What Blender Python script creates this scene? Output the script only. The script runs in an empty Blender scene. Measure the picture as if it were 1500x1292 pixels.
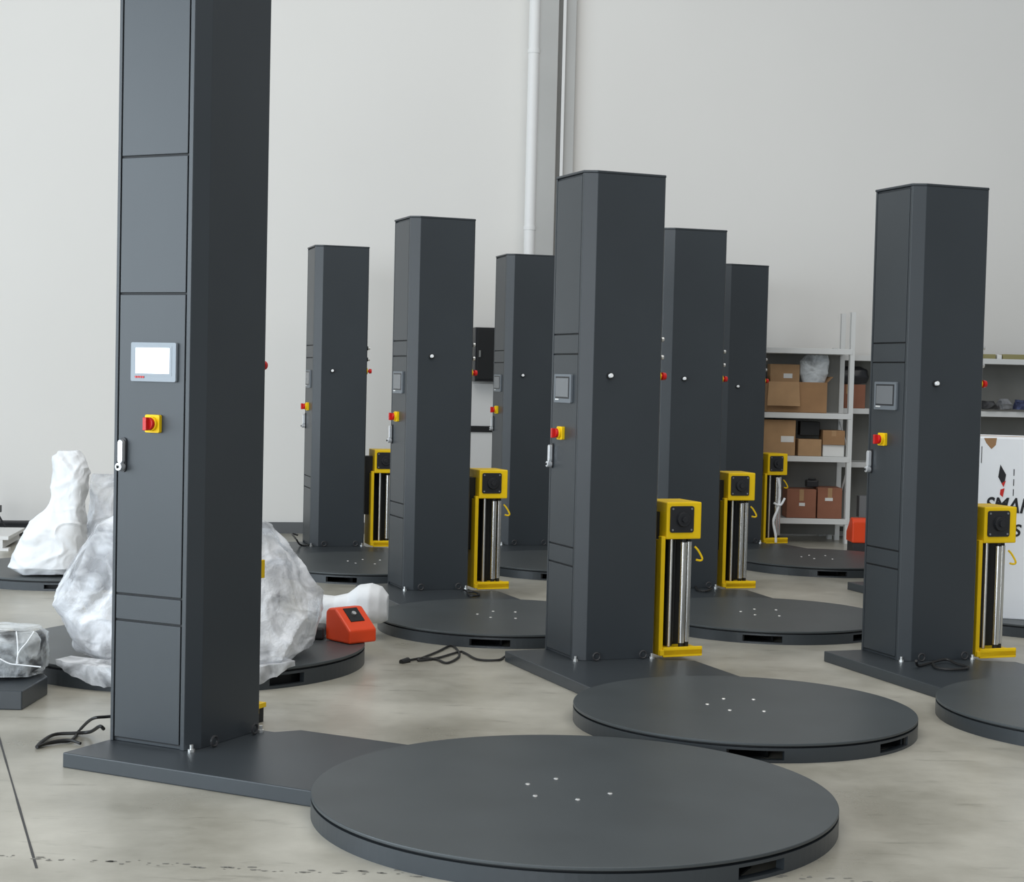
import bpy, bmesh, math, random
from mathutils import Vector, Matrix, noise
C = bpy.context.scene
COL = C.collection
R = random.Random(7)

# ------------------------------------------------------------------ camera
F, PITCH, ROLL, CX, CY, CAMH = 2439.6, 0.0411, 0.0237, 750.0, 653.6, 1.45
cp, sp, cr, sr = math.cos(PITCH), math.sin(PITCH), math.cos(ROLL), math.sin(ROLL)
FW = Vector((0, cp, -sp)); UP = Vector((0, sp, cp)); RT = Vector((1, 0, 0))
RT2 = RT*cr + UP*sr; UP2 = UP*cr - RT*sr
cam_d = bpy.data.cameras.new('camera'); cam = bpy.data.objects.new('camera', cam_d); COL.objects.link(cam)
cam_d.sensor_width = 36; cam_d.sensor_fit = 'HORIZONTAL'; cam_d.lens = 36*F/1500
cam_d.shift_y = (CY-646)/1500
cam.matrix_world = Matrix(((RT2.x, UP2.x, -FW.x, 0), (RT2.y, UP2.y, -FW.y, 0), (RT2.z, UP2.z, -FW.z, CAMH), (0, 0, 0, 1)))
C.camera = cam

def at(px, py, Y):          # point of the hall seen at a photo pixel, at distance Y
    d = RT2*((px-CX)/F) - UP2*((py-CY)/F) + FW
    return Vector((0, 0, CAMH)) + d*(Y/d.y)

# ------------------------------------------------------------------ light
w = bpy.data.worlds.new('hall_daylight'); C.world = w; w.use_nodes = True
w.node_tree.nodes['Background'].inputs[0].default_value = (0.86, 0.92, 1.0, 1)
w.node_tree.nodes['Background'].inputs[1].default_value = 0.30
def area(name, loc, target, sx, sy, power, col):
    l = bpy.data.lights.new(name, 'AREA'); l.shape = 'RECTANGLE'; l.size = sx; l.size_y = sy
    l.energy = power; l.color = col
    o = bpy.data.objects.new(name, l); COL.objects.link(o); o.location = loc
    o.rotation_euler = (Vector(target)-Vector(loc)).to_track_quat('-Z', 'Y').to_euler()
    return o
area('window_light', (-11.0, -1.0, 2.9), (0, -1.0, 1.3), 18, 5.6, 1500, (0.80, 0.91, 1.0))
area('door_daylight', (-5.5, -10.0, 3.0), (-2.0, 10, 1.5), 9, 5.0, 950, (0.88, 0.94, 1.0))
area('rooflight', (0.5, 5.5, 8.5), (0.5, 7.0, 0), 12, 9, 560, (1.0, 0.98, 0.92))
C.view_settings.view_transform = 'Standard'; C.view_settings.look = 'None'
C.view_settings.gamma = 1; C.view_settings.use_curve_mapping = False
C.view_settings.exposure = 0.12

# ------------------------------------------------------------------ materials
def mat(name, col, rough=.5, metal=0., spec=.5, bump=0., bscale=60., var=0., vscale=4., emit=0., alpha=1., coat=0.):
    m = bpy.data.materials.new(name); m.use_nodes = True
    nt = m.node_tree; b = nt.nodes['Principled BSDF']
    b.inputs['Base Color'].default_value = (*col, 1); b.inputs['Roughness'].default_value = rough
    b.inputs['Metallic'].default_value = metal; b.inputs['Specular IOR Level'].default_value = spec
    b.inputs['Coat Weight'].default_value = coat
    if alpha < 1: b.inputs['Alpha'].default_value = alpha
    if emit:
        b.inputs['Emission Color'].default_value = (*col, 1); b.inputs['Emission Strength'].default_value = emit
    tc = nt.nodes.new('ShaderNodeTexCoord')
    if bump:
        n = nt.nodes.new('ShaderNodeTexNoise'); n.inputs['Scale'].default_value = bscale; n.inputs['Detail'].default_value = 4
        bp = nt.nodes.new('ShaderNodeBump'); bp.inputs['Strength'].default_value = bump; bp.inputs['Distance'].default_value = .01
        nt.links.new(tc.outputs['Object'], n.inputs['Vector']); nt.links.new(n.outputs['Fac'], bp.inputs['Height'])
        nt.links.new(bp.outputs['Normal'], b.inputs['Normal'])
    if var:
        n = nt.nodes.new('ShaderNodeTexNoise'); n.inputs['Scale'].default_value = vscale; n.inputs['Detail'].default_value = 5
        r = nt.nodes.new('ShaderNodeValToRGB')
        r.color_ramp.elements[0].position = .3; r.color_ramp.elements[1].position = .7
        r.color_ramp.elements[0].color = (*[c*(1-var) for c in col], 1); r.color_ramp.elements[1].color = (*[min(1, c*(1+var)) for c in col], 1)
        nt.links.new(tc.outputs['Object'], n.inputs['Vector']); nt.links.new(n.outputs['Fac'], r.inputs['Fac'])
        nt.links.new(r.outputs['Color'], b.inputs['Base Color'])
    return m
M = dict(
    paint=mat('grey_powder_coat', (.036, .043, .049), .38, spec=.5, bump=.02, bscale=500, var=.06, vscale=2),
    disc=mat('grey_turntable_steel', (.056, .065, .069), .42, spec=.5, bump=.03, bscale=300, var=.1, vscale=3),
    black=mat('black_rubber', (.008, .009, .010), .6),
    blackp=mat('black_plastic', (.018, .019, .022), .4),
    yellow=mat('yellow_paint', (.90, .59, .006), .5, spec=.3, var=.06, vscale=8),
    chrome=mat('polished_roller_steel', (.72, .72, .70), .22, metal=1.),
    zinc=mat('zinc_bolt', (.75, .75, .73), .3, metal=.8),
    white=mat('white_plastic', (.85, .86, .86), .4),
    handle=mat('satin_chrome_handle', (.80, .82, .84), .3, metal=.6),
    bezel2=mat('dark_screen_bezel', (.16, .18, .20), .4),
    bezel=mat('grey_screen_bezel', (.30, .34, .38), .4),
    lcdw=mat('lit_white_display', (.93, .96, 1.0), .4, emit=.75),
    lcdg=mat('dull_grey_display', (.17, .18, .19), .25),
    red=mat('red_plastic', (.62, .012, .010), .35),
    orange=mat('orange_plastic', (.85, .07, .012), .4, var=.05),
    wall=mat('painted_wall', (.81, .795, .763), .85, bump=.05, bscale=6, var=.025, vscale=.35),
    wallwarm=mat('painted_steel_white', (.80, .80, .79), .5),
    trim=mat('pilaster_paint', (.48, .48, .465), .7, var=.04, vscale=2),
    base=mat('grey_skirting', (.12, .125, .13), .7, var=.1),
    rack=mat('white_rack_steel', (.72, .73, .72), .45),
    shelf=mat('grey_rack_shelf', (.40, .41, .40), .6),
    rackshade=mat('grey_rack_back_shade', (.20, .20, .185), .7, var=.08, vscale=3),  # dark tone carries the shade at the rear of the racks
    card=mat('brown_cardboard', (.36, .205, .10), .85, var=.1, vscale=6),
    card2=mat('tan_cardboard', (.44, .27, .14), .85, var=.1, vscale=6),
    card3=mat('reddish_cardboard', (.30, .125, .075), .85, var=.12, vscale=5),
    label=mat('paper_label', (.8, .8, .78), .7),
    carton=mat('white_carton', (.88, .90, .93), .7, var=.02),
    ink=mat('black_ink', (.015, .015, .018), .7),
    redink=mat('red_ink', (.6, .02, .015), .7),
    foam=mat('white_foam_sheet', (.86, .88, .90), .7, bump=.3, bscale=25),
    grey=mat('grey_wrapped_part', (.20, .205, .215), .6),
    cloth=mat('blue_grey_cloth', (.06, .075, .16), .9, var=.6, vscale=14),
    olive=mat('olive_box', (.30, .27, .12), .8),
    steel=mat('dark_steel', (.03, .03, .032), .5),
    cable=mat('black_cable', (.012, .012, .012), .55),
)
def film_mat(name, base, lo, hi, scale):
    m = bpy.data.materials.new(name); m.use_nodes = True; nt = m.node_tree; b = nt.nodes['Principled BSDF']
    b.inputs['Base Color'].default_value = (*base, 1); b.inputs['Roughness'].default_value = .32
    tc = nt.nodes.new('ShaderNodeTexCoord')
    n = nt.nodes.new('ShaderNodeTexNoise'); n.inputs['Scale'].default_value = scale; n.inputs['Detail'].default_value = 3; n.inputs['Distortion'].default_value = 1.2
    mr = nt.nodes.new('ShaderNodeMapRange'); mr.inputs['From Min'].default_value = .35; mr.inputs['From Max'].default_value = .62
    mr.inputs['To Min'].default_value = lo; mr.inputs['To Max'].default_value = hi
    n2 = nt.nodes.new('ShaderNodeTexNoise'); n2.inputs['Scale'].default_value = 38; n2.inputs['Detail'].default_value = 3; n2.inputs['Distortion'].default_value = 2
    bp = nt.nodes.new('ShaderNodeBump'); bp.inputs['Strength'].default_value = .35; bp.inputs['Distance'].default_value = .012
    nt.links.new(tc.outputs['Object'], n.inputs['Vector']); nt.links.new(tc.outputs['Object'], n2.inputs['Vector'])
    nt.links.new(n.outputs['Fac'], mr.inputs['Value']); nt.links.new(mr.outputs['Result'], b.inputs['Alpha'])
    nt.links.new(n2.outputs['Fac'], bp.inputs['Height']); nt.links.new(bp.outputs['Normal'], b.inputs['Normal'])
    return m
M['film'] = film_mat('translucent_plastic_film', (.86, .88, .92), .22, .90, 5)
M['filmthin'] = film_mat('thin_clear_film', (.80, .85, .88), .05, .75, 7)

def floor_mat():
    m = bpy.data.materials.new('polished_concrete'); m.use_nodes = True; nt = m.node_tree; b = nt.nodes['Principled BSDF']
    L = nt.links.new; N = nt.nodes.new
    tc = N('ShaderNodeTexCoord')
    n = N('ShaderNodeTexNoise'); n.inputs['Scale'].default_value = 1.3; n.inputs['Detail'].default_value = 8; n.inputs['Roughness'].default_value = .62
    L(tc.outputs['Object'], n.inputs['Vector'])
    r = N('ShaderNodeValToRGB'); e = r.color_ramp.elements
    e[0].position = .36; e[0].color = (.31, .295, .245, 1); e[1].position = .66; e[1].color = (.52, .50, .435, 1)
    L(n.outputs['Fac'], r.inputs['Fac'])
    mp = N('ShaderNodeMapping'); mp.inputs['Scale'].default_value = (1.2, 6, 1); mp.inputs['Rotation'].default_value = (0, 0, .5)
    n2 = N('ShaderNodeTexNoise'); n2.inputs['Scale'].default_value = 2.2; n2.inputs['Detail'].default_value = 9; n2.inputs['Roughness'].default_value = .7
    L(tc.outputs['Object'], mp.inputs['Vector']); L(mp.outputs['Vector'], n2.inputs['Vector'])
    r2 = N('ShaderNodeValToRGB'); e = r2.color_ramp.elements
    e[0].position = .27; e[0].color = (.50, .50, .48, 1); e[1].position = .42; e[1].color = (1, 1, 1, 1)
    L(n2.outputs['Fac'], r2.inputs['Fac'])
    mx = N('ShaderNodeMix'); mx.data_type = 'RGBA'; mx.blend_type = 'MULTIPLY'; mx.inputs[0].default_value = .95
    L(r.outputs['Color'], mx.inputs[6]); L(r2.outputs['Color'], mx.inputs[7])
    L(mx.outputs[2], b.inputs['Base Color'])
    mr = N('ShaderNodeMapRange'); mr.inputs['To Min'].default_value = .20; mr.inputs['To Max'].default_value = .42
    L(n.outputs['Fac'], mr.inputs['Value']); L(mr.outputs['Result'], b.inputs['Roughness'])
    b.inputs['Specular IOR Level'].default_value = .45
    bp = N('ShaderNodeBump'); bp.inputs['Strength'].default_value = .08; bp.inputs['Distance'].default_value = .01
    L(n2.outputs['Fac'], bp.inputs['Height']); L(bp.outputs['Normal'], b.inputs['Normal'])
    return m
M['floor'] = floor_mat()

# ------------------------------------------------------------------ mesh helpers
def bx(bm, x0, x1, y0, y1, z0, z1):
    vs = [bm.verts.new(p) for p in ((x0,y0,z0),(x1,y0,z0),(x1,y1,z0),(x0,y1,z0),(x0,y0,z1),(x1,y0,z1),(x1,y1,z1),(x0,y1,z1))]
    for f in ((0,3,2,1),(4,5,6,7),(0,1,5,4),(1,2,6,5),(2,3,7,6),(3,0,4,7)): bm.faces.new([vs[i] for i in f])
def prism(bm, pts, z0, z1):
    a = [bm.verts.new((x, y, z0)) for x, y in pts]; b = [bm.verts.new((x, y, z1)) for x, y in pts]
    n = len(pts); bm.faces.new(b); bm.faces.new(a[::-1])
    for i in range(n): bm.faces.new((a[i], a[(i+1) % n], b[(i+1) % n], b[i]))
def cyl(bm, p, q, r, seg=16, r2=None):
    p, q = Vector(p), Vector(q); d = (q-p).normalized(); r2 = r if r2 is None else r2
    t = d.orthogonal().normalized(); s = d.cross(t)
    a, b = [], []
    for i in range(seg):
        an = 2*math.pi*i/seg; o = t*math.cos(an)+s*math.sin(an)
        a.append(bm.verts.new(p+o*r)); b.append(bm.verts.new(q+o*r2))
    bm.faces.new(a[::-1]); bm.faces.new(b)
    for i in range(seg): bm.faces.new((a[i], a[(i+1) % seg], b[(i+1) % seg], b[i]))
def tube(bm, pts, r, seg=8):
    pts = [Vector(p) for p in pts]
    # Catmull-Rom
    P = [pts[0]]+pts+[pts[-1]]; out = []
    for i in range(1, len(P)-2):
        for k in range(6):
            t = k/6; a, b, c, d = P[i-1], P[i], P[i+1], P[i+2]
            out.append(.5*((2*b)+(c-a)*t+(2*a-5*b+4*c-d)*t*t+(3*b-a-3*c+d)*t**3))
    out.append(pts[-1]); rings = []
    for i, p in enumerate(out):
        d = (out[min(i+1, len(out)-1)]-out[max(i-1, 0)]).normalized()
        t = d.cross(Vector((0, 0, 1)));
        if t.length < .1: t = d.cross(Vector((1, 0, 0)))
        t.normalize(); s = d.cross(t)
        rings.append([bm.verts.new(p+(t*math.cos(2*math.pi*k/seg)+s*math.sin(2*math.pi*k/seg))*r) for k in range(seg)])
    for a, b in zip(rings, rings[1:]):
        for k in range(seg): bm.faces.new((a[k], a[(k+1) % seg], b[(k+1) % seg], b[k]))
    bm.faces.new(rings[0][::-1]); bm.faces.new(rings[-1])
def rrect(bm, c, u, v, n, hw, hh, rad, depth, seg=4):
    # rounded plate: centre c, in-plane axes u,v, outward n
    c, u, v, n = Vector(c), Vector(u), Vector(v), Vector(n); pts = []
    for k, (sx, sy) in enumerate(((1,1),(-1,1),(-1,-1),(1,-1))):
        for i in range(seg+1):
            an = math.pi/2*(k+i/seg)
            pts.append(c+u*(sx*(hw-rad)+rad*math.cos(an))+v*(sy*(hh-rad)+rad*math.sin(an)))
    a = [bm.verts.new(p) for p in pts]; b = [bm.verts.new(p+n*depth) for p in pts]; m = len(a)
    bm.faces.new(b); bm.faces.new(a[::-1])
    for i in range(m): bm.faces.new((a[i], a[(i+1) % m], b[(i+1) % m], b[i]))
def obj(name, bm, m, parent=None, bevel=0., smooth=False):
    bmesh.ops.recalc_face_normals(bm, faces=bm.faces)
    me = bpy.data.meshes.new(name); bm.to_mesh(me); bm.free()
    me.materials.append(M[m] if isinstance(m, str) else m)
    if smooth:
        me.shade_smooth(); me.set_sharp_from_angle(angle=math.radians(38))
    o = bpy.data.objects.new(name, me); COL.objects.link(o)
    if parent: o.parent = parent
    if bevel:
        b = o.modifiers.new('edge', 'BEVEL'); b.width = bevel; b.segments = 2; b.limit_method = 'ANGLE'; b.angle_limit = math.radians(20)
    return o
def box(name, dims, m, parent=None, bevel=0.):
    bm = bmesh.new(); bx(bm, *dims); return obj(name, bm, m, parent, bevel)
def tag(o, label, cat, group=None, kind=None):
    o['label'] = label; o['category'] = cat
    if group: o['group'] = group
    if kind: o['kind'] = kind
    return o
def struct(o, label=None, cat=None):
    o['kind'] = 'structure'
    if label: o['label'] = label
    if cat: o['category'] = cat
    return o
def empty(name, loc, rz=0):
    o = bpy.data.objects.new(name, None); COL.objects.link(o); o.location = loc; o.rotation_euler = (0, 0, rz); o.empty_display_size = .1
    return o
def copy_tree(o, parent=None):
    c = o.copy(); COL.objects.link(c); c.parent = parent
    for ch in list(o.children): copy_tree(ch, c)
    return c
BM = bmesh.new

# ------------------------------------------------------------------ the hall
# the back wall runs along Y = 15.39 + .2 x
WS = .2
def wy(x): return 15.39 + WS*x
bm = BM(); prism(bm, [(-14, -4), (16, -4), (16, wy(16)+.2), (-14, wy(-14)+.2)], -.15, 0)
struct(obj('floor', bm, 'floor'), 'grey polished concrete floor with scuffs and joints', 'floor')
bm = BM(); prism(bm, [(-14, wy(-14)), (16, wy(16)), (16, wy(16)+.25), (-14, wy(-14)+.25)], 0, 7)
struct(obj('wall_back', bm, 'wall'), 'tall plain off-white back wall of the hall', 'wall')
bm = BM(); prism(bm, [(-14, wy(-14)-.03), (-.01, wy(-.01)-.03), (-.01, wy(-.01)+.01), (-14, wy(-14)+.01)], 0, .10)
struct(obj('baseboard_back', bm, 'base'), 'grey skirting along the foot of the back wall', 'baseboard')
def joint(name, pts, wd, lab):
    bm = BM()
    L_, R_ = [], []
    for i, p in enumerate(pts):
        p = Vector((*p, 0)); d = Vector((*pts[min(i+1, len(pts)-1)], 0))-Vector((*pts[max(i-1, 0)], 0)); d.normalize()
        n = Vector((-d.y, d.x, 0)); ww = wd*(.7+.6*R.random())
        L_.append(bm.verts.new(p+n*ww+Vector((0, 0, .0008)))); R_.append(bm.verts.new(p-n*ww+Vector((0, 0, .0008))))
    for i in range(len(pts)-1): bm.faces.new((L_[i], L_[i+1], R_[i+1], R_[i]))
    return struct(obj(name, bm, 'steel'), lab, 'floor joint')
pa, pb = Vector((-1.953, 6.389)), Vector((-1.345, 4.76))
joint('trim_1', [tuple(pa.lerp(pb, t)) for t in [-3+.1*i for i in range(41)]], .004, 'dark saw-cut joint running across the concrete floor')
bm = BM()          # chipped edge of the newer slab near the camera: small spalls along a line
for i in range(170):
    t = i/170+R.uniform(-.01, .01); x = -2.2+t*3.4; y = 4.83+.04*math.sin(3*x)+R.gauss(0, .014)
    rr = R.uniform(.002, .010); n = 6; an0 = R.random()
    vs = [bm.verts.new((x+rr*R.uniform(.6, 2.2)*math.cos(an0+2*math.pi*k/n), y+rr*.7*math.sin(an0+2*math.pi*k/n), .001)) for k in range(n)]
    bm.faces.new(vs)
struct(obj('trim_2', bm, mat('spalled_concrete', (.20, .195, .175), .9)), 'chipped edge line of small spalls in the concrete floor', 'floor chips')

# pilaster and pipes on the back wall
def wallbox(name, x0, x1, d0, d1, z0, z1, m, lab, cat):
    bm = BM(); prism(bm, [(x0, wy(x0)-d1), (x1, wy(x1)-d1), (x1, wy(x1)-d0), (x0, wy(x0)-d0)], z0, z1)
    return struct(obj(name, bm, m, bevel=.004), lab, cat)
wallbox('trim_3', .155, .335, 0, .16, 0, 7, 'trim', 'broad grey steel pilaster on the back wall', 'pilaster')
wallbox('trim_4', .335, .375, 0, .03, 0, 7, 'trim', 'dark recess strip beside the grey pilaster', 'trim')
wallbox('trim_5', .375, .405, 0, .13, 0, 7, 'wallwarm', 'thin white edge strip right of the dark recess', 'trim')
wallbox('trim_6', .405, .50, 0, .09, 0, 7, 'trim', 'narrow grey pilaster right of the dark recess', 'pilaster')
bm = BM(); cyl(bm, (.115, wy(.1)-.13, 0), (.115, wy(.1)-.13, 7), .052, 20)
pipe = obj('downpipe', bm, 'wallwarm', smooth=True)
tag(pipe, 'tall white round downpipe standing against the grey wall pilaster', 'pipe')
for z in (1.2, 2.8, 4.4):
    bm = BM(); cyl(bm, (.115, wy(.1)-.13, z), (.115, wy(.1)-.13, z+.035), .057, 20); bx(bm, .10, .13, wy(.1)-.13, wy(.1), z, z+.035); obj('pipe_clamp', bm, 'wallwarm', pipe)

# wall cabinet and conduit between the second and third columns
cab = empty('wall_cabinet', (-.2, wy(-.2), 1.41), math.atan(WS))
tag(cab, 'black metal cabinet fixed to the back wall between two grey columns', 'cabinet')
box('body', (-.20, .20, -.20, 0, 0, .49), 'blackp', cab, .006)
box('door', (-.18, .18, -.212, -.20, .02, .47), 'black', cab, .003)
box('latch', (-.165, -.15, -.225, -.212, .22, .28), 'zinc', cab)
rl = empty('appliance', (-.2, wy(-.2), .2), math.atan(WS))  # stands for an unidentified pale wall unit with a dark band
tag(rl, 'pale wall-mounted switchboard with a dark rail, below the black cabinet', 'appliance')
box('upper_panel', (-.22, .22, -.06, 0, .80, 1.19), 'wallwarm', rl, .003); box('lower_panel', (-.22, .22, -.06, 0, .10, .745), 'wallwarm', rl, .003)
box('dark_rail', (-.22, .22, -.075, 0, .745, .80), 'black', rl)

# ------------------------------------------------------------------ the stretch wrapping machines
LU, CU, CV, LV = .342, .032, .062, .375
U0 = LU+CU; VF = -CV-LV          # dark front face u, far face v
# local frame: x = u (towards turntable), y = -v  (v towards the door side, so y is negative there)
def machine(name, big):
    root = empty(name, (0, 0, 0))
    if big: H, W, T, Rr, V = 3.05, .782, 1.8425, .8724, -.143
    else:   H, W, T, Rr, V = 2.4766, .823, 1.6925, .7247, -.193
    tp = .055
    # base plate with a step cut out beside the carriage
    v0, v1 = V+W/2, V-W/2; ue = T-math.sqrt(Rr**2-(W/2)**2)+.1
    bm = BM(); prism(bm, [(-.01, -v0), (ue, -v0), (ue, -v1), (.50, -v1), (.435, .45), (-.01, .45)], 0, tp)
    obj('base_plate', bm, 'paint', root, .004)
    # ring with two fork tunnels
    off = .39 if big else .32; hw = .088; bm = BM(); n = 144; ro, ri = Rr, Rr-.03; zt = .057
    def slot(a):
        y = ro*math.sin(a); return abs(abs(y)-off) < hw and math.cos(a) > 0
    for i in range(n):
        a0, a1 = 2*math.pi*i/n, 2*math.pi*(i+1)/n; zb = .047 if slot((a0+a1)/2) else 0
        p = [(T+r_*math.cos(a), -V+r_*math.sin(a)) for r_, a in ((ro, a0), (ro, a1), (ri, a1), (ri, a0))]
        prism(bm, p, zb, zt)
        if zb: prism(bm, p, 0, .011)
    obj('base_ring', bm, 'paint', root)
    bm = BM()
    for s in (-1, 1):
        yc = -V+s*off
        xr = T+math.sqrt(ro**2-(off+hw)**2)-.012
        for e in (-1, 1): bx(bm, T-.3, xr, yc+e*hw-.006, yc+e*hw+.006, 0, .047)
        bx(bm, T-.3, xr, yc-hw, yc+hw, .045, .049); bx(bm, T-.32, T-.3, yc-hw, yc+hw, 0, .047); bx(bm, T-.3, xr, yc-hw, yc+hw, .002, .008)
    obj('fork_tunnel', bm, 'black', root)  # walls and floor coloured black: the shade inside the tunnels is painted
    bm = BM(); cyl(bm, (T, -V, .055), (T, -V, .0650), Rr-.018, 96); obj('dark_gap', bm, 'black', root)
    bm = BM(); cyl(bm, (T, -V, .0645), (T, -V, .0755), Rr, 160); obj('turntable', bm, 'disc', root, .003)
    for (du, dv) in ((-.17, 0), (-.12, -.12), (-.08, .13), (.06, .10), (.12, -.03)):
        bm = BM(); cyl(bm, (T+du, -V-dv, .0755), (T+du, -V-dv, .0785), .009, 10, .007); obj('turntable_bolt', bm, 'zinc', root)
    # column body: polygon with a channel for the door panels
    bm = BM(); prism(bm, [(0, 0), (.014, 0), (.014, .012), (LU-.018, .012), (LU-.018, 0), (LU, 0), (U0, CV), (U0, -VF-.008), (U0-.008, -VF), (0, -VF)], tp, H-.012)
    body = obj('column', bm, 'paint', root, .002)
    bm = BM(); prism(bm, [(-.003, -.004), (LU+.001, -.004), (U0+.003, CV-.002), (U0+.003, -VF-.006), (U0-.008, -VF+.003), (-.003, -VF+.003)], H-.012, H)
    obj('top_cap', bm, 'paint', root, .003)
    box('door_seal', (.014, LU-.018, .0085, .012, tp+.012, H-.02), 'black', root)
    g = .004; pu0, pu1 = .014+.006, LU-.018-.006
    zs = [tp+.014, .513, .611, 1.727, 2.23, H-.02] if big else [tp+.014, .519, .612, 1.574, 1.674, H-.02]
    def panel(nm, z0, z1): return box(nm, (pu0, pu1, .0005, .010, z0+g, z1-g), 'paint', root, .0015)
    for k in (0, 1, 3, 4): panel('panel', zs[k], zs[k+1])
    door = panel('door', zs[2], zs[3])
    # screen
    su0, su1, sz0, sz1 = (.082, .288, 1.404, 1.548) if big else (.062, .268, 1.330, 1.474)
    X, Z, Nn = (1, 0, 0), (0, 0, 1), (0, -1, 0)
    bm = BM(); rrect(bm, ((su0+su1)/2, .0005, (sz0+sz1)/2), X, Z, Nn, (su1-su0)/2, (sz1-sz0)/2, .006, .012); scr = obj('touch_screen', bm, 'bezel' if big else 'bezel2', root, .0015)
    bm = BM(); bx(bm, su0+.018, su1-.018, -.0123, -.011, sz0+.022, sz1-.012); obj('inner_frame', bm, 'blackp' if not big else 'bezel', scr)
    box('display', (su0+.024, su1-.028, -.0135, -.012, sz0+.030, sz1-.020), 'lcdw' if big else 'lcdg', scr)
    bm = BM()
    for k in range(4): bx(bm, su0+.022+k*.011, su0+.030+k*.011, -.0140, -.012, sz0+.013, sz0+.020)
    obj('maker_mark', bm, 'red' if big else 'label', scr)
    # main switch
    cu_, cz = (.187, 1.250) if big else (.150, 1.177)
    bm = BM(); rrect(bm, (cu_, .0005, cz), X, Z, Nn, .033, .033, .006, .016); sw = obj('main_switch', bm, 'yellow', root, .002)
    bm = BM(); cyl(bm, (cu_, -.0155, cz), (cu_, -.028, cz), .027, 28); obj('switch_ring', bm, 'yellow', sw, .002)
    bm = BM(); cyl(bm, (cu_, -.028, cz), (cu_, -.042, cz), .024, 24, .022); bx(bm, cu_-.008, cu_+.008, -.060, -.042, cz-.024, cz+.024); obj('knob', bm, 'red', sw, .002)
    # swing handle
    hu, h0, h1 = (.046, 1.072, 1.188) if big else (.036, 1.000, 1.115)
    bm = BM(); rrect(bm, (hu, .0005, (h0+h1)/2), X, Z, Nn, .016, (h1-h0)/2+.006, .015, .006); hd = obj('door_handle', bm, 'blackp', root)
    bm = BM(); rrect(bm, (hu, -.0055, (h0+h1)/2+.012), X, Z, Nn, .0115, (h1-h0)/2-.014, .0112, .018); cyl(bm, (hu, -.0055, h0+.014), (hu, -.032, h0+.014), .015, 18)
    obj('grip', bm, 'handle', hd, .002)
    bm = BM(); cyl(bm, (hu, -.032, h0+.014), (hu-.005, -.036, h0+.014), .006, 10); obj('keyhole', bm, 'black', hd)
    # photo sensor on the dark face
    sv = -.150; szz = 1.47
    if not big: bm = BM(); cyl(bm, (U0-.002, -sv, szz), (U0+.008, -sv, szz), .017, 18); sn = obj('photo_sensor', bm, 'black', root)
    if not big: bm = BM(); cyl(bm, (U0+.008, -sv, szz), (U0+.024, -sv, szz+.003), .011, 14); obj('sensor_tip', bm, 'white', sn, .002)
    # buttons on the carriage side
    for z_ in (1.660, 1.570):
        bm = BM(); cyl(bm, (.335, -VF-.001, z_), (.335, -VF+.010, z_), .017, 18); pb_ = obj('push_button', bm, 'black', root)
        bm = BM(); cyl(bm, (.335, -VF+.010, z_), (.335, -VF+.026, z_), .012, 16); obj('button_cap', bm, 'zinc', pb_)
    ez = 1.475
    bm = BM(); cyl(bm, (.335, -VF-.001, ez), (.335, -VF+.008, ez), .026, 22); es = obj('emergency_stop', bm, 'yellow', root)
    bm = BM(); cyl(bm, (.335, -VF+.008, ez), (.335, -VF+.024, ez), .011, 14); cyl(bm, (.335, -VF+.024, ez), (.335, -VF+.042, ez), .020, 20, .018); obj('mushroom_head', bm, 'red', es)
    # film carriage
    y0, y1 = .530, .730
    bm = BM(); bx(bm, .06, .298, y0, y1, .645, .835); ca = obj('film_carriage', bm, 'yellow', root, .006)
    box('mounting_bracket', (.10, .22, -VF-.002, y0+.01, .30, .78), 'blackp', ca)
    bm = BM(); bx(bm, .255, .292, y0-.024, y0, .05, .66); bx(bm, .06, .256, y0-.024, y0-.014, .05, .64); obj('side_channel', bm, 'yellow', ca, .003)
    bm = BM(); bx(bm, .05, .300, y0-.02, y1+.025, .048, .078); bx(bm, .285, .300, y0+.0, y1+.025, .040, .090); obj('bottom_plate', bm, 'yellow', ca, .003)
    box('back_plate', (.128, .137, y0-.005, y1+.012, .078, .645), 'black', ca)
    bm = BM(); rrect(bm, (.297, y0+.086, .747), (0, 1, 0), Z, (1, 0, 0), .068, .068, .012, .006); kp = obj('control_plate', bm, 'blackp', ca, .001)
    bm = BM(); cyl(bm, (.303, y0+.092, .747), (.318, y0+.092, .747), .040, 28, .036); cyl(bm, (.318, y0+.092, .747), (.330, y0+.092, .747), .016, 20); obj('dial', bm, 'blackp', kp, .001)
    for dy in (-.054, .054):
        for dz in (-.054, .054):
            bm = BM(); cyl(bm, (.302, y0+.086+dy, .747+dz), (.3065, y0+.086+dy, .747+dz), .0055, 8); obj('screw', bm, 'grey', kp)
    for (uu, yy, rr, z0_, z1_, m_) in ((.24, y0+.060, .008, .085, .645, 'zinc'), (.255, y0+.122, .0175, .105, .625, 'chrome'), (.225, y0+.168, .0165, .105, .625, 'chrome'), (.17, y0+.090, .028, .10, .63, 'black')):
        bm = BM(); cyl(bm, (uu, yy, z0_), (uu, yy, z1_), rr, 20); ro_ = obj('roller', bm, m_, ca, smooth=True)
        for za, zb in ((.078, z0_+.002), (z1_-.002, .645)):
            if zb-za > .004: bm = BM(); cyl(bm, (uu, yy, za), (uu, yy, zb), rr*.8, 12); obj('roller_end', bm, 'black', ca)
    bm = BM(); tube(bm, [(.24, y1-.004, .60), (.25, y1+.012, .58), (.255, y1+.034, .54), (.25, y1+.026, .528), (.25, y1+.002, .532)], .0055, 8); obj('lever', bm, 'yellow', ca, smooth=True)
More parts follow.
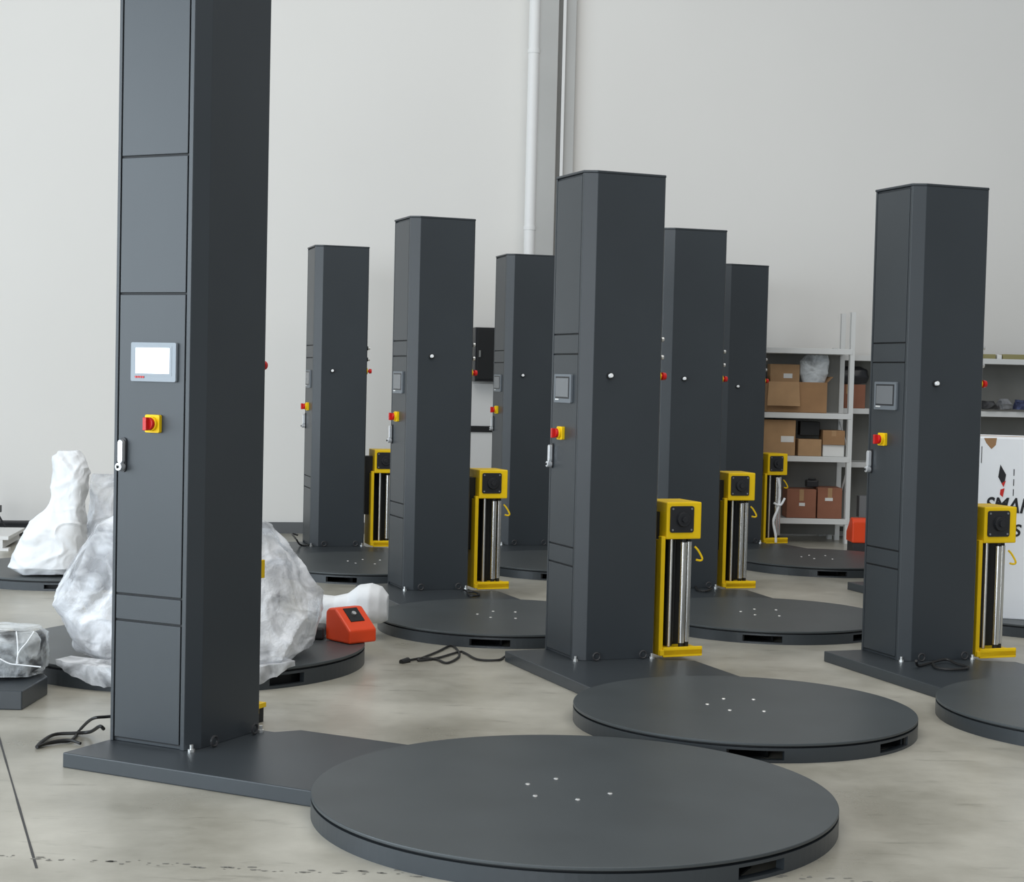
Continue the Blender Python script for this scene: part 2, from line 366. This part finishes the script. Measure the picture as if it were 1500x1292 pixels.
    if big:
        ca.location.x = -.15
        box('yellow_lug', (.24, .29, y1, y1+.062, .60, .675), 'yellow', ca, .002)
        box('foot_bar', (.24, .30, y1+.02, y1+.075, .062, .082), 'yellow', ca, .002); box('rubber_foot', (.25, .29, y1+.03, y1+.07, 0, .062), 'black', ca)
    # feet bolts and lifting eyes at the foot of the column
    for (bu, by) in ((-.018, .10), (LU+.032, .004), (U0+.018, -VF-.02)):
        bm = BM(); cyl(bm, (bu, by, tp), (bu, by, tp+.010), .013, 6); cyl(bm, (bu, by, tp+.010), (bu, by, tp+.026), .007, 10); obj('anchor_bolt', bm, 'zinc', root)
    for (bu, by) in ((U0+.028, .105), (U0+.028, -VF-.075)):
        bm = BM(); ring = [(bu, by+.018*math.cos(a), tp+.024+.018*math.sin(a)) for a in [2*math.pi*k/10 for k in range(11)]]
        tube(bm, ring, .005, 6); obj('lifting_eye', bm, 'steel', root, smooth=True)
    return root

def place(o, x, y, t, label):
    o.location = (x, y, 0); o.rotation_euler = (0, 0, t)
    tag(o, label, 'wrapping machine', 'pallet wrapping machines lined up in the hall')
    return o
# local +x = (cos t, sin t) ; local -y = v direction = (sin t, -cos t)
big = place(machine('pallet_wrapper', True), -1.4832, 6.2017, -.4575, 'nearest and tallest grey pallet wrapping machine, its lit white screen facing the camera')
m2 = place(machine('pallet_wrapper', False), .1942, 8.5372, -1.1841, 'grey pallet wrapper directly behind the big turntable, yellow carriage beside column')
spots = [
    (1.8729, 8.7625, -1.2257, 'grey pallet wrapper at far right, its turntable cut off by the photo edge'),
    (-.8102, 11.0922, -1.2065, 'grey pallet wrapper left of the wall downpipe, white bundle lying beside its turntable'),
    (-1.7115, 13.717, -1.2779, 'leftmost of the distant grey pallet wrappers, right of the tall near column'),
    (-.172, 14.1869, -1.2977, 'grey pallet wrapper in front of the downpipe, half hidden by a nearer column'),
    (.8948, 11.514, -1.2907, 'grey pallet wrapper just behind and right of the central column'),
    (1.655, 14.7226, -1.1765, 'farthest grey pallet wrapper, next to the white shelving of boxes'),
    (2.62, 11.87, -1.24, 'grey pallet wrapper hidden behind the far right column, white carton on its turntable'),
]
mach = [m2]
for x, y, t, lab in spots: mach.append(place(copy_tree(m2), x, y, t, lab))
def kid(root, nm): return [c for c in root.children if c.name.split('.')[0] == nm]
kid(mach[2], 'photo_sensor')[0].location = (0, 0, .105)
kid(mach[6], 'photo_sensor')[0].location = (0, 0, -.05)
# loose film hanging on the farthest machine's carriage
ca8 = kid(mach[6], 'film_carriage')[0]
bm = BM(); pts = [(.29, .645, .62), (.295, .66, .50), (.30, .645, .36), (.30, .60, .24), (.31, .62, .12), (.31, .625, .05)]
tube(bm, pts, .012, 6); tube(bm, [(.30, .60, .40), (.31, .66, .38), (.30, .71, .44)], .010, 6); o = obj('loose_film', bm, 'foam', ca8, smooth=True)
o['label'] = 'loose white film hanging over the rollers'
# power cords (parts of their machines): given in the machine's own frame
def cord(root, pts, plug=True, r=.006):
    inv = Matrix.Translation(root.location) @ Matrix.Rotation(root.rotation_euler.z, 4, 'Z'); inv.invert()
    bm = BM(); q = [inv @ Vector(p) for p in pts]; tube(bm, q, r, 8); c = obj('power_cord', bm, 'cable', root, smooth=True)
    if plug:
        a, b = q[-2], q[-1]; d = (b-a).normalized(); bm = BM(); cyl(bm, b-d*.01, b+d*.05, .017, 10, .013); obj('plug', bm, 'cable', c)
def fl(px, py, z=.008):
    d = RT2*((px-CX)/F) - UP2*((py-CY)/F) + FW; t = (z-CAMH)/d.z; return Vector((0, 0, CAMH))+d*t
c1 = at(156, 1050, 6.26)
cord(big, [c1+Vector((.05, .03, .0)), c1, at(135, 1053, 6.24), fl(118, 1068, .02), fl(105, 1084), fl(85, 1087), fl(66, 1090), fl(54, 1094)], False)
cord(big, [fl(54, 1094), fl(62, 1086), fl(80, 1076, .01), fl(110, 1074, .012), fl(132, 1072, .02), at(146, 1064, 6.3), at(152, 1068, 6.3)], False, .007)
cord(big, [fl(118, 1089), fl(100, 1084, .014), fl(75, 1087, .012), fl(54, 1094, .01)], False)
cord(m2, [fl(744, 958, .03), fl(738, 963), fl(728, 967), fl(700, 966), fl(682, 957), fl(672, 955), fl(640, 964), fl(612, 967), fl(640, 955), fl(660, 946), fl(670, 952), fl(672, 962), fl(655, 971), fl(640, 966), fl(620, 964), fl(605, 966), fl(596, 968)])
def pl(px, py, z=.066): return fl(px, py, z)
cord(mach[1], [pl(1342, 968, .10), pl(1345, 975), pl(1360, 972), pl(1385, 966, .075), pl(1400, 972), pl(1418, 978), pl(1395, 981), pl(1372, 978), pl(1366, 970)], False, .007)
cord(mach[2], [pl(676, 862, .07), pl(684, 866), pl(694, 867), pl(702, 871), pl(690, 873), pl(685, 868)], False, .007)
cord(mach[3], [pl(452, 799, .07), pl(440, 798), pl(434, 790, .15), pl(428, 782, .17), pl(436, 784, .16)], False, .007)
cord(mach[5], [pl(1043, 862, .07), pl(1034, 866), pl(1022, 864), pl(1018, 858)], False, .007)

# ------------------------------------------------------------------ wrapped bundles on the left
def loft(name, secs, m, parent=None, amp=.03, seg=72, rows=40, seed=0., crease=1., flat=False, freq=4.5, zs=.45):
    """secs: (centre Vector, half width a along A, half depth b along B) stacked; interpolated, crumpled"""
    bm = BM(); rings = []; n = len(secs)
    for r_ in range(rows+1):
        t = r_/rows*(n-1); i = min(int(t), n-2); f = t-i
        s0, s1 = secs[i], secs[i+1]; c = s0[0].lerp(s1[0], f); a = s0[1]*(1-f)+s1[1]*f; b = s0[2]*(1-f)+s1[2]*f
        A, B, N_ = s0[3], s0[4], s0[5]; ring = []
        for k in range(seg):
            an = 2*math.pi*k/seg; ca_, sa_ = math.cos(an), math.sin(an); e = .72
            p = c + A*(a*abs(ca_)**e*(1 if ca_ > 0 else -1)) + B*(b*abs(sa_)**e*(1 if sa_ > 0 else -1))
            q = Vector((p.x*freq, p.y*freq, p.z*freq*zs))+Vector((seed, seed*2, 0))
            wv = noise.noise(p*1.3+Vector((seed, 0, 5)))*2.2
            n1 = abs(noise.noise(q+Vector((wv, wv, 0)))); n2 = abs(noise.noise(Vector((p.x*5+p.z*4, p.y*5, p.z*5-p.x*3+seed)))); n3 = abs(noise.noise(p*11+Vector((seed, 3, 1))))
            d = noise.noise(p*2.6+Vector((seed, 1, 4)))*amp*.9 + max(0, 1-5*n1)*amp*.75 + max(0, 1-7*n2)*amp*.5*crease + max(0, 1-6*n3)*amp*.2*crease
            o_ = (A*ca_+B*sa_)
            ring.append(bm.verts.new(p+o_*d+N_*noise.noise(q*1.7)*amp*.5))
        rings.append(ring)
    for a, b in zip(rings, rings[1:]):
        for k in range(seg): bm.faces.new((a[k], a[(k+1) % seg], b[(k+1) % seg], b[k]))
    bm.faces.new(rings[0][::-1]); bm.faces.new(rings[-1])
    o = obj(name, bm, m, parent, smooth=not flat)
    return o
X_, Y_, Z_ = Vector((1, 0, 0)), Vector((0, 1, 0)), Vector((0, 0, 1))
def vsec(xl, xr, py, Y, dep):
    a, b = at(xl, py, Y), at(xr, py, Y); c = (a+b)/2; return (c, (b-a).length/2, dep, X_, Y_, Z_)

def loose_turntable(name, c, Rr, h, label, plate=None, rz=-.6):
    root = empty(name, (c[0], c[1], 0), rz)
    tag(root, label, 'turntable')
    bm = BM(); n = 144
    for i in range(n):
        a0, a1 = 2*math.pi*i/n, 2*math.pi*(i+1)/n; am = (a0+a1)/2; y = Rr*math.sin(am)
        zb = h-.034 if (abs(abs(y)-.34) < .09 and math.cos(am) > 0) else 0
        prism(bm, [(r_*math.cos(a), r_*math.sin(a)) for r_, a in ((Rr, a0), (Rr, a1), (Rr-.03, a1), (Rr-.03, a0))], zb, h-.022)
        if zb: prism(bm, [(r_*math.cos(a), r_*math.sin(a)) for r_, a in ((Rr, a0), (Rr, a1), (Rr-.03, a1), (Rr-.03, a0))], 0, .014)
    obj('base_ring', bm, 'paint', root)
    bm = BM(); cyl(bm, (0, 0, .004), (0, 0, h-.013), Rr-.06, 64); obj('core', bm, 'black', root)
    bm = BM(); cyl(bm, (0, 0, h-.022), (0, 0, h-.013), Rr-.014, 96); obj('dark_gap', bm, 'black', root)
    bm = BM(); cyl(bm, (0, 0, h-.013), (0, 0, h), Rr, 160); obj('turntable', bm, 'disc', root, .003)
    if plate: bm = BM(); prism(bm, plate, 0, h-.025); obj('base_plate', bm, 'paint', root, .004)
    return root
t2 = loose_turntable('turntable_base', (-1.585, 8.27), .87, .095, 'large round dark turntable under the big film-wrapped bundle, behind the near column', None, -1.26)
t1 = loose_turntable('turntable_base', (-3.02, 11.45), .73, .075, 'round blue-grey turntable at far left carrying a white crumpled bundle', None, -.94)

# big wrapped bundle (a grey part inside, translucent film over it)
wb = empty('wrapped_machine_part', (-1.57, 7.98, .095))
tag(wb, 'big grey machine part wrapped in translucent film on the dark turntable behind the near column', 'wrapped bundle')
inv = Matrix.Translation(-wb.location)
bm = BM(); a, b = at(200, 985, 7.95), at(402, 985, 7.95); bx(bm, a.x, b.x, 7.74, 8.12, .098, .50); 
o = obj('grey_part', bm, 'grey', None, .02); o.parent = wb; o.matrix_parent_inverse = inv
o = loft('film_wrap', [vsec(150, 424, 957, 7.88, .40), vsec(130, 448, 945, 7.9, .42), vsec(114, 455, 925, 7.9, .40), vsec(98, 464, 895, 7.92, .37), vsec(98, 458, 866, 7.92, .34), vsec(114, 434, 830, 7.92, .30), vsec(134, 408, 795, 7.92, .26), vsec(150, 394, 768, 7.92, .2), vsec(185, 370, 752, 7.92, .1)], 'film', None, amp=.04, seg=240, rows=130, seed=3, crease=.45, freq=3.2, zs=.3)
o.parent = wb; o.matrix_parent_inverse = inv
bm = BM(); cx_, cy_ = -1.585, 8.27; rows_ = []      # skirt of film hanging over the front edge of the turntable
for i in range(101):
    an = math.radians(-121+i*.74); col_ = []
    for j in range(7):
        f = j/6; lo_ = .012+.09*abs(i/50-1)**4+.03*abs(noise.noise(Vector((i*.13, 3, 0)))); z = .13*(1-f)+lo_*f
        rr = .885+.012*(1-2*abs(noise.noise(Vector((i*.22, f*.8, 7)))))+.03*math.sin(f*3)*abs(noise.noise(Vector((i*.09, 1, 2))))
        if j == 0: rr = .80
        col_.append(bm.verts.new((cx_+rr*math.cos(an), cy_+rr*math.sin(an), z)))
    rows_.append(col_)
for a, b in zip(rows_, rows_[1:]):
    for j in range(6): bm.faces.new((a[j], a[j+1], b[j+1], b[j]))
o = obj('film_skirt', bm, 'film', None, smooth=True); o.parent = wb; o.matrix_parent_inverse = inv
# bundles on the far-left turntable
w1 = loft('wrapped_bundle', [vsec(34, 114, 838, 11.0, .16), vsec(22, 120, 829, 11.0, .20), vsec(24, 121, 812, 11.0, .20), vsec(38, 121, 785, 11.0, .18), vsec(50, 121, 765, 11.0, .16), vsec(68, 121, 750, 11.0, .13), vsec(80, 122, 735, 11.0, .12), vsec(82, 126, 705, 11.0, .11), vsec(84, 129, 685, 11.0, .10), vsec(84, 118, 668, 11.0, .07), vsec(92, 112, 660, 11.0, .03)], 'foam', None, amp=.024, seg=140, rows=110, seed=9, crease=.8)
tag(w1, 'white crumpled foam-wrapped part standing upright on the far left turntable', 'wrapped bundle')
w2 = loft('wrapped_bundle', [vsec(128, 185, 835, 11.45, .16), vsec(130, 182, 790, 11.45, .16), vsec(133, 180, 740, 11.45, .15), vsec(134, 178, 705, 11.45, .13), vsec(136, 172, 694, 11.45, .06)], 'film', None, amp=.02, seg=96, rows=60, seed=21)
tag(w2, 'second film-wrapped part right of the upright white one, partly behind the near column', 'wrapped bundle')
# white foam roll lying on the floor behind the dark turntable
def hsec(px, yt, yb, Y, dep):
    a, b = at(px, yt, Y), at(px, yb, Y); c = (a+b)/2; return (c, (a-b).length/2, dep, Z_, Y_, X_)
fr = loft('foam_bundle', [hsec(452, 880, 905, 9.12, .05), hsec(470, 871, 916, 9.12, .09), hsec(490, 873, 916, 9.12, .09), hsec(510, 869, 916, 9.12, .10), hsec(525, 858, 915, 9.12, .13), hsec(543, 855, 913, 9.12, .14), hsec(558, 860, 911, 9.12, .12), hsec(568, 872, 906, 9.12, .07)], 'foam', None, amp=.010, seg=64, rows=50, seed=4, crease=.5)
tag(fr, 'white foam sheet bundle lying on the floor between two turntables', 'foam bundle')

# orange housings
def housing(name, loc, rz, label, sc=1.):
    root = empty(name, loc, rz); root.scale = (sc, sc, sc); tag(root, label, 'machine cover', 'orange plastic machine covers')
    bm = BM()      # side profile (y,z) swept along x
    prof = [(-.13, 0), (.13, 0), (.13, .185), (.10, .21), (.03, .215), (-.13, .085)]
    a = [bm.verts.new((-.11, y, z)) for y, z in prof]; b = [bm.verts.new((.11, y, z)) for y, z in prof]; n = len(prof)
    bm.faces.new(a); bm.faces.new(b[::-1])
    for i in range(n): bm.faces.new((a[i], b[i], b[(i+1) % n], a[(i+1) % n]))
    sh = obj('shell', bm, 'orange', root, .012)
    bm = BM(); vs = [(-.055, -.07, .1315), (.055, -.07, .1315), (.055, .02, .2045), (-.055, .02, .2045)]
    lo = [bm.verts.new(v) for v in vs]; hi = [bm.verts.new((v[0], v[1]-.003, v[2]+.006)) for v in vs]
    bm.faces.new(hi); bm.faces.new(lo[::-1])
    for i in range(4): bm.faces.new((lo[i], lo[(i+1) % 4], hi[(i+1) % 4], hi[i]))
    rc = obj('recess', bm, 'black', root)
    bm = BM(); cyl(bm, (0, -.02, .172), (0, -.03, .186), .016, 16); obj('fitting', bm, 'zinc', rc)
    return root
p = fl(513, 940, .095); housing('machine_cover', (p.x, p.y+.03, .097), .75, 'orange plastic cover with a dark recess on the edge of the dark turntable', .78)
bm = BM(); p = fl(478, 940, .095); bx(bm, p.x-.13, p.x-.02, p.y+.04, p.y+.2, .097, .16); tag(obj('steel_bracket', bm, 'steel', None, .012), 'low black steel bracket on the dark turntable left of the orange cover', 'bracket')
housing('machine_cover', (3.05, 14.4, .10), math.pi, 'orange plastic cover on the floor beside the shelving, half behind the right column')
box('base_block', (-.10, .10, -.12, .12, -.10, 0), 'steel', [o for o in bpy.data.objects if o.name.startswith('machine_cover')][-1], .004)

# base plate at the far left edge with clear-wrapped dark part on it
lb = empty('steel_platform', (-2.6, 7.3, 0)); tag(lb, 'grey steel base plate at the left photo edge under a dark wrapped part', 'platform')
bm = BM(); prism(bm, [(-.9, -.36), (.56, -.33), (.57, .02), (.50, .15), (-.9, .25)], 0, .082); obj('base_plate', bm, 'paint', lb, .005)
pb2 = empty('wrapped_dark_part', (-2.5, 7.36, .082)); tag(pb2, 'dark steel part under clear film at the left photo edge', 'wrapped bundle')
inv = Matrix.Translation(-pb2.location)
a = at(-60, 930, 7.4); b = at(56, 930, 7.4)
bm = BM(); bx(bm, a.x, b.x, 7.22, 7.55, .095, .245); o = obj('dark_part', bm, 'steel', None, .012); o.parent = pb2; o.matrix_parent_inverse = inv
o = loft('film_wrap', [vsec(-70, 62, 982, 7.36, .20), vsec(-70, 64, 960, 7.38, .22), vsec(-70, 62, 932, 7.38, .20), vsec(-66, 56, 920, 7.4, .14)], 'filmthin', None, amp=.02, seg=110, rows=40, seed=33)
o.parent = pb2; o.matrix_parent_inverse = inv
bm = BM()
for pts in ([at(0, 965, 7.14), at(14, 972, 7.14), at(30, 974, 7.14), at(60, 977, 7.14)], [at(24, 973, 7.14), at(28, 955, 7.14), at(40, 940, 7.15), at(50, 925, 7.17)], [at(26, 972, 7.14), at(26, 945, 7.15), at(24, 925, 7.17)]): tube(bm, pts, .003, 6)
o = obj('film_fold', bm, 'foam', None, smooth=True); o.parent = pb2; o.matrix_parent_inverse = inv

# far left by the wall: steel beams, white pallet, stand
for k, (d, z, lab) in enumerate(((.16, 0, 'long dark steel beam on the floor along the wall at far left'), (.30, 0, 'front one of two long dark beams at the foot of the far left wall'))):
    x0, x1 = -6.2, -3.86-.1*k; bm = BM()
    h_ = .115 if k == 0 else .07
    q = lambda x, dd: (x, wy(x)-dd)
    prism(bm, [q(x0, d+.1), q(x1, d+.1), q(x1, d), q(x0, d)], 0, .02); prism(bm, [q(x0, d+.055), q(x1, d+.055), q(x1, d+.045), q(x0, d+.045)], .018, h_-.016); prism(bm, [q(x0, d+.1), q(x1, d+.1), q(x1, d), q(x0, d)], h_-.018, h_)
    tag(obj('steel_beam', bm, 'steel'), lab, 'beam', 'steel beams along the wall')
pr = empty('plastic_pallet', (-4.35, 13.35, 0), .12); tag(pr, 'low white slotted plastic pallet on the floor at far left', 'pallet')
box('deck', (-.9, .38, -.4, .35, .085, .115), 'wallwarm', pr, .004)
for k in range(12):
    box('rib', (-.88+k*.105, -.82+k*.105, -.4, .35, .02, .085), 'wallwarm', pr)
box('skid', (-.9, .38, -.4, -.3, 0, .02), 'wallwarm', pr); box('skid', (-.9, .38, .25, .35, 0, .02), 'wallwarm', pr)
st = empty('tripod_stand', (-4.36, 14.05, 0)); tag(st, 'small black tripod stand by the wall at the far left edge', 'stand')
bm = BM(); cyl(bm, (0, 0, .22), (0, 0, .50), .012, 10); obj('pole', bm, 'blackp', st)
bm = BM(); bx(bm, -.06, .05, -.03, .03, .21, .27); bx(bm, -.03, .03, -.02, .02, .27, .33); obj('head', bm, 'blackp', st, .004)
for an in (0.3, 2.4, 4.5):
    bm = BM(); cyl(bm, (0, 0, .24), (.13*math.cos(an), .13*math.sin(an), 0), .009, 8); obj('leg', bm, 'blackp', st)

# ------------------------------------------------------------------ white carton on the hidden machine's turntable
ct = empty('white_carton', (3.345, 10.17, .0758), -.25)
tag(ct, 'tall white carton with black and red print at the right photo edge', 'carton')
box('carton_body', (-.48, .48, -.32, .32, 0, 1.085), 'carton', ct, .006)
box('tape', (-.47, .47, -.03, .03, 1.0855, 1.0865), 'card2', ct)
def text(s, size, loc, m, parent, shear=0., name='lettering'):
    cu_ = bpy.data.curves.new(name, 'FONT'); cu_.body = s; cu_.size = size; cu_.extrude = .0008; cu_.shear = shear; cu_.offset = size*.02
    t = bpy.data.objects.new('tmp', cu_); COL.objects.link(t); dg = bpy.context.evaluated_depsgraph_get()
    me = bpy.data.meshes.new_from_object(t.evaluated_get(dg)); bpy.data.objects.remove(t)
    o = bpy.data.objects.new(name, me); me.materials.clear(); me.materials.append(M[m]); COL.objects.link(o)
    o.parent = parent; o.location = loc; o.rotation_euler = (math.pi/2, 0, 0); return o
text('SMAR', .125, (-.440, -.3215, .640), 'ink', ct, .25).scale.x = .84
text('S', .10, (-.275, -.3215, .50), 'ink', ct, .2)
bm = BM(); d = [(-.355, .925), (-.32, .865), (-.332, .79), (-.365, .85)]
a = [bm.verts.new((x, -.3212, z)) for x, z in d]; b = [bm.verts.new((x, -.3222, z)) for x, z in d]; bm.faces.new(b)
for i in range(4): bm.faces.new((a[i], a[(i+1) % 4], b[(i+1) % 4], b[i]))
obj('printed_emblem', bm, 'ink', ct)
bm = BM()
for d in ([(-.332, .79), (-.32, .83), (-.345, .812)], [(-.35, .775), (-.326, .785), (-.335, .73), (-.352, .745)]):
    bm.faces.new([bm.verts.new((x, -.3224, z)) for x, z in d])
obj('red_emblem', bm, 'redink', ct)
bm = BM(); bx(bm, -.467, -.463, -.3215, -.32, .93, 1.03)
for k in range(3): bx(bm, -.278, -.273, -.3215, -.32, .86-k*.06, .90-k*.06)
obj('small_print', bm, 'ink', ct)
bm = BM(); bm.faces.new([bm.verts.new((x, -.3208, z)) for x, z in ((-.455, 1.08), (-.38, 1.083), (-.385, 1.04), (-.41, 1.015), (-.44, 1.05))]); obj('torn_patch', bm, 'card', ct)

# ------------------------------------------------------------------ shelving
def rack(name, x0, x1, yf, ang, dep, levels, top, label, bays=1):
    root = empty(name, (x1 if name == 'a' else x0, yf, 0), ang); tag(root, label, 'shelf rack', 'white steel shelf racks')
    root.name = 'shelf_rack'; Lg = (x1-x0)
    off = -Lg if name == 'a' else 0
    for k in range(bays+1):
        for d in (0, dep):
            xx = off+Lg*k/bays
            bm = BM(); bx(bm, xx-.028, xx+.018, d, d+.006, 0, top); bx(bm, xx-.028, xx-.022, d, d+.04, 0, top); obj('post', bm, 'rack', root, .001)
        bm = BM(); xx = off+Lg*k/bays
        cyl(bm, (xx-.01, .02, levels[1]+.05), (xx-.01, dep, levels[2]-.08), .008, 8); cyl(bm, (xx-.01, .02, levels[1]-.1), (xx-.01, dep, levels[0]+.1), .008, 8); obj('brace', bm, 'rack', root)
    box('shade_back_panel', (off-.02, off+Lg, dep+.008, dep+.014, .05, levels[-1]-.01), 'rackshade', root)  # grey sheet added behind the shelves, with their deep shade in its colour
    for z in levels:
        s = box('shelf_board', (off-.01, off+Lg, .01, dep, z-.012, z), 'shelf', root)
        for d in (-.004, dep-.01):
            bm = BM(); bx(bm, off-.02, off+Lg, d, d+.022, z-.048, z+.002); obj('beam', bm, 'rack', root, .002)
    return root
ra = rack('a', 2.05, 3.09, 15.22, .05, .36, [.225, .795, 1.19, 1.78], 2.12, 'white steel shelf rack of cardboard boxes, left one, beside the farthest wrapping machine')
rb = rack('b', 3.02, 5.6, 15.66, .10, .30, [.17, .73, 1.235, 1.735], 1.80, 'long white shelf rack continuing right behind the right column, cloths on it', 2)
def rbox(px0, px1, py0, py1, Y, dep, m, label, kindname='cardboard_box', cat='box', open_=False, lab=None, tape=True):
    a, b = at(px0, py1, Y), at(px1, py0, Y); lv = min([.225, .795, 1.19, 1.78] if Y < 15.5 else [.17, .73, 1.235, 1.735], key=lambda q: abs(q-a.z)); dz_ = lv+.001-a.z if abs(lv-a.z) < .06 else 0.; a.z += dz_; b.z += dz_; root = empty(kindname, ((a.x+b.x)/2, Y, a.z), R.uniform(-.03, .03)); hw, h_ = (b.x-a.x)/2, b.z-a.z
    tag(root, label, cat, 'goods on the shelf racks')
    if open_:
        bm = BM(); t = .006
        bx(bm, -hw, hw, 0, t, 0, h_); bx(bm, -hw, hw, dep-t, dep, 0, h_); bx(bm, -hw, -hw+t, t, dep-t, 0, h_); bx(bm, hw-t, hw, t, dep-t, 0, h_); bx(bm, -hw, hw, 0, dep, 0, t)
        obj('carton_body', bm, m, root)
        for s in (-1, 1):
            bm = BM(); vs = [(s*hw, 0, h_), (s*hw, dep, h_), (s*(hw+.05), dep, h_+.05), (s*(hw+.05), 0, h_+.05)]
            f0 = [bm.verts.new(v) for v in vs]; f1 = [bm.verts.new((v[0], v[1], v[2]+.005)) for v in vs]
            bm.faces.new(f1); bm.faces.new(f0[::-1])
            for i in range(4): bm.faces.new((f0[i], f0[(i+1) % 4], f1[(i+1) % 4], f1[i]))
            obj('flap', bm, m, root)
        bm = BM(); vs = [(-hw+.01, -.012, h_), (hw*.05, -.012, h_), (hw*.08, -.05, h_-.22), (-hw-.005, -.05, h_-.22)]
        f0 = [bm.verts.new(v) for v in vs]; f1 = [bm.verts.new((v[0], v[1]-.005, v[2])) for v in vs]
        bm.faces.new(f1); bm.faces.new(f0[::-1])
        for i in range(4): bm.faces.new((f0[i], f0[(i+1) % 4], f1[(i+1) % 4], f1[i]))
        obj('flap', bm, 'card2', root)
    else:
        box('carton_body', (-hw, hw, 0, dep, 0, h_), m, root, .004)
        if tape: box('tape', (-.02, .02, -.001, .0, h_*.6, h_), 'card2', root)
    if lab:
        (lx0, lx1, lz0, lz1) = lab; box('paper_label', (-hw+2*hw*lx0, -hw+2*hw*lx1, -.0025, -.0008, h_*lz0, h_*lz1), 'label', root)
    return root
Ya, Yb = 15.25, 15.72
rbox(1123, 1212, 561, 604, Ya, .30, 'card', 'wide open cardboard box on the second-highest shelf, flap hanging in front', open_=True)
rbox(1128, 1172, 534, 560, Ya+.12, .16, 'card2', 'small cardboard box stacked on the wide open box, upper shelf', lab=(.45, .75, .25, .5))
rbox(1117, 1166, 618, 669, Ya, .28, 'card2', 'tall tan cardboard box with a pale label, left on the middle shelf', lab=(.55, .95, .38, .55))
rbox(1169, 1204, 638, 662, Ya, .22, 'card2', 'low tan box in the middle of the middle shelf')
rbox(1205, 1237, 652, 669, Ya+.02, .2, 'label', 'pale grey flat package under a brown box, right on the middle shelf', 'package', tape=False)
rbox(1205, 1238, 631, 651.5, Ya, .22, 'card', 'brown box lying on the pale package, right on the middle shelf')
rbox(1172, 1201, 618, 637.5, Ya+.06, .16, 'black', 'black carton behind and above the low tan box', 'black_case', 'case', tape=False)
rbox(1152, 1196, 716, 757, Ya, .30, 'card3', 'reddish cardboard box, left of the pair on the lowest shelf', lab=(.42, .62, .42, .53))
rbox(1197, 1234, 713, 757, Ya, .30, 'card3', 'reddish cardboard box, right of the pair on the lowest shelf', lab=(.3, .62, .58, .68))
bm = BM(); a = at(1180, 715, Ya+.15); bx(bm, a.x, a.x+.11, Ya+.1, Ya+.2, a.z+.013, a.z+.075); bx(bm, a.x+.02, a.x+.09, Ya+.13, Ya+.15, a.z+.075, a.z+.095)
tag(obj('tool_case', bm, 'blackp', None, .008), 'small black tool case on the left reddish box, lowest shelf', 'case', 'goods on the shelf racks')
# clear plastic sack beside the small box on the top
sk = loft('plastic_sack', [vsec(1176, 1208, 561, Ya+.14, .06), vsec(1172, 1212, 548, Ya+.14, .07), vsec(1174, 1214, 530, Ya+.14, .07), vsec(1184, 1212, 520, Ya+.14, .05)], 'filmthin', amp=.012, seg=48, rows=24, seed=41)
tag(sk, 'clear plastic sack standing on the wide open cardboard box', 'sack')
rbox(1217, 1268, 562, 596, Yb, .24, 'card3', 'brown box holding a black sack, seen between the two white racks')
sk = loft('black_sack', [vsec(1219, 1268, 561, Yb+.12, .09), vsec(1216, 1271, 552, Yb+.12, .10), vsec(1222, 1268, 542, Yb+.12, .08), vsec(1236, 1258, 537, Yb+.12, .04)], 'blackp', amp=.012, seg=40, rows=20, seed=17)
tag(sk, 'black plastic sack bulging out of the brown box between the racks', 'sack')
rbox(1258, 1275, 727, 758, Yb-.3, .14, 'grey', 'small grey box standing on the floor side of the rack next to the right column', 'grey_box', 'box', tape=False).location.z = at(1258, 758, Yb-.3).z
# cloths on the right rack
for k, (x0, x1, y0, y1, m_, lab) in enumerate(((1440, 1457, 586, 602, 'steel', 'crumpled dark cloth on the right rack shelf, next to the column edge'), (1461, 1479, 583, 602.5, 'grey', 'crumpled grey cloth between dark and blue ones on the right rack shelf'), (1484, 1508, 584, 603, 'cloth', 'crumpled blue cloth on the right rack shelf, cut by the photo edge'))):
    c_ = loft('cloth', [vsec(x0, x1, y1-3, Yb+.14, .08), vsec(x0+1, x1-1, (y0+y1)/2, Yb+.14, .08), vsec(x0+4, x1-5, y0+2, Yb+.14, .05)], m_, amp=.026, seg=60, rows=20, freq=9, seed=50+k*7)
    tag(c_, lab, 'cloth', 'cloths on the right rack')
for k, (x0, x1) in enumerate(((1438, 1459), (1461, 1468), (1469.5, 1510))):
    rbox(x0, x1, 514.5, 521, Yb+.18, .14, ('olive', 'label', 'olive')[k], ('flat olive box on top of the right rack, nearest the column', 'small white block between two flat olive boxes on the right rack', 'longer flat olive box on top of the right rack at the photo edge')[k], 'flat_box', tape=False)
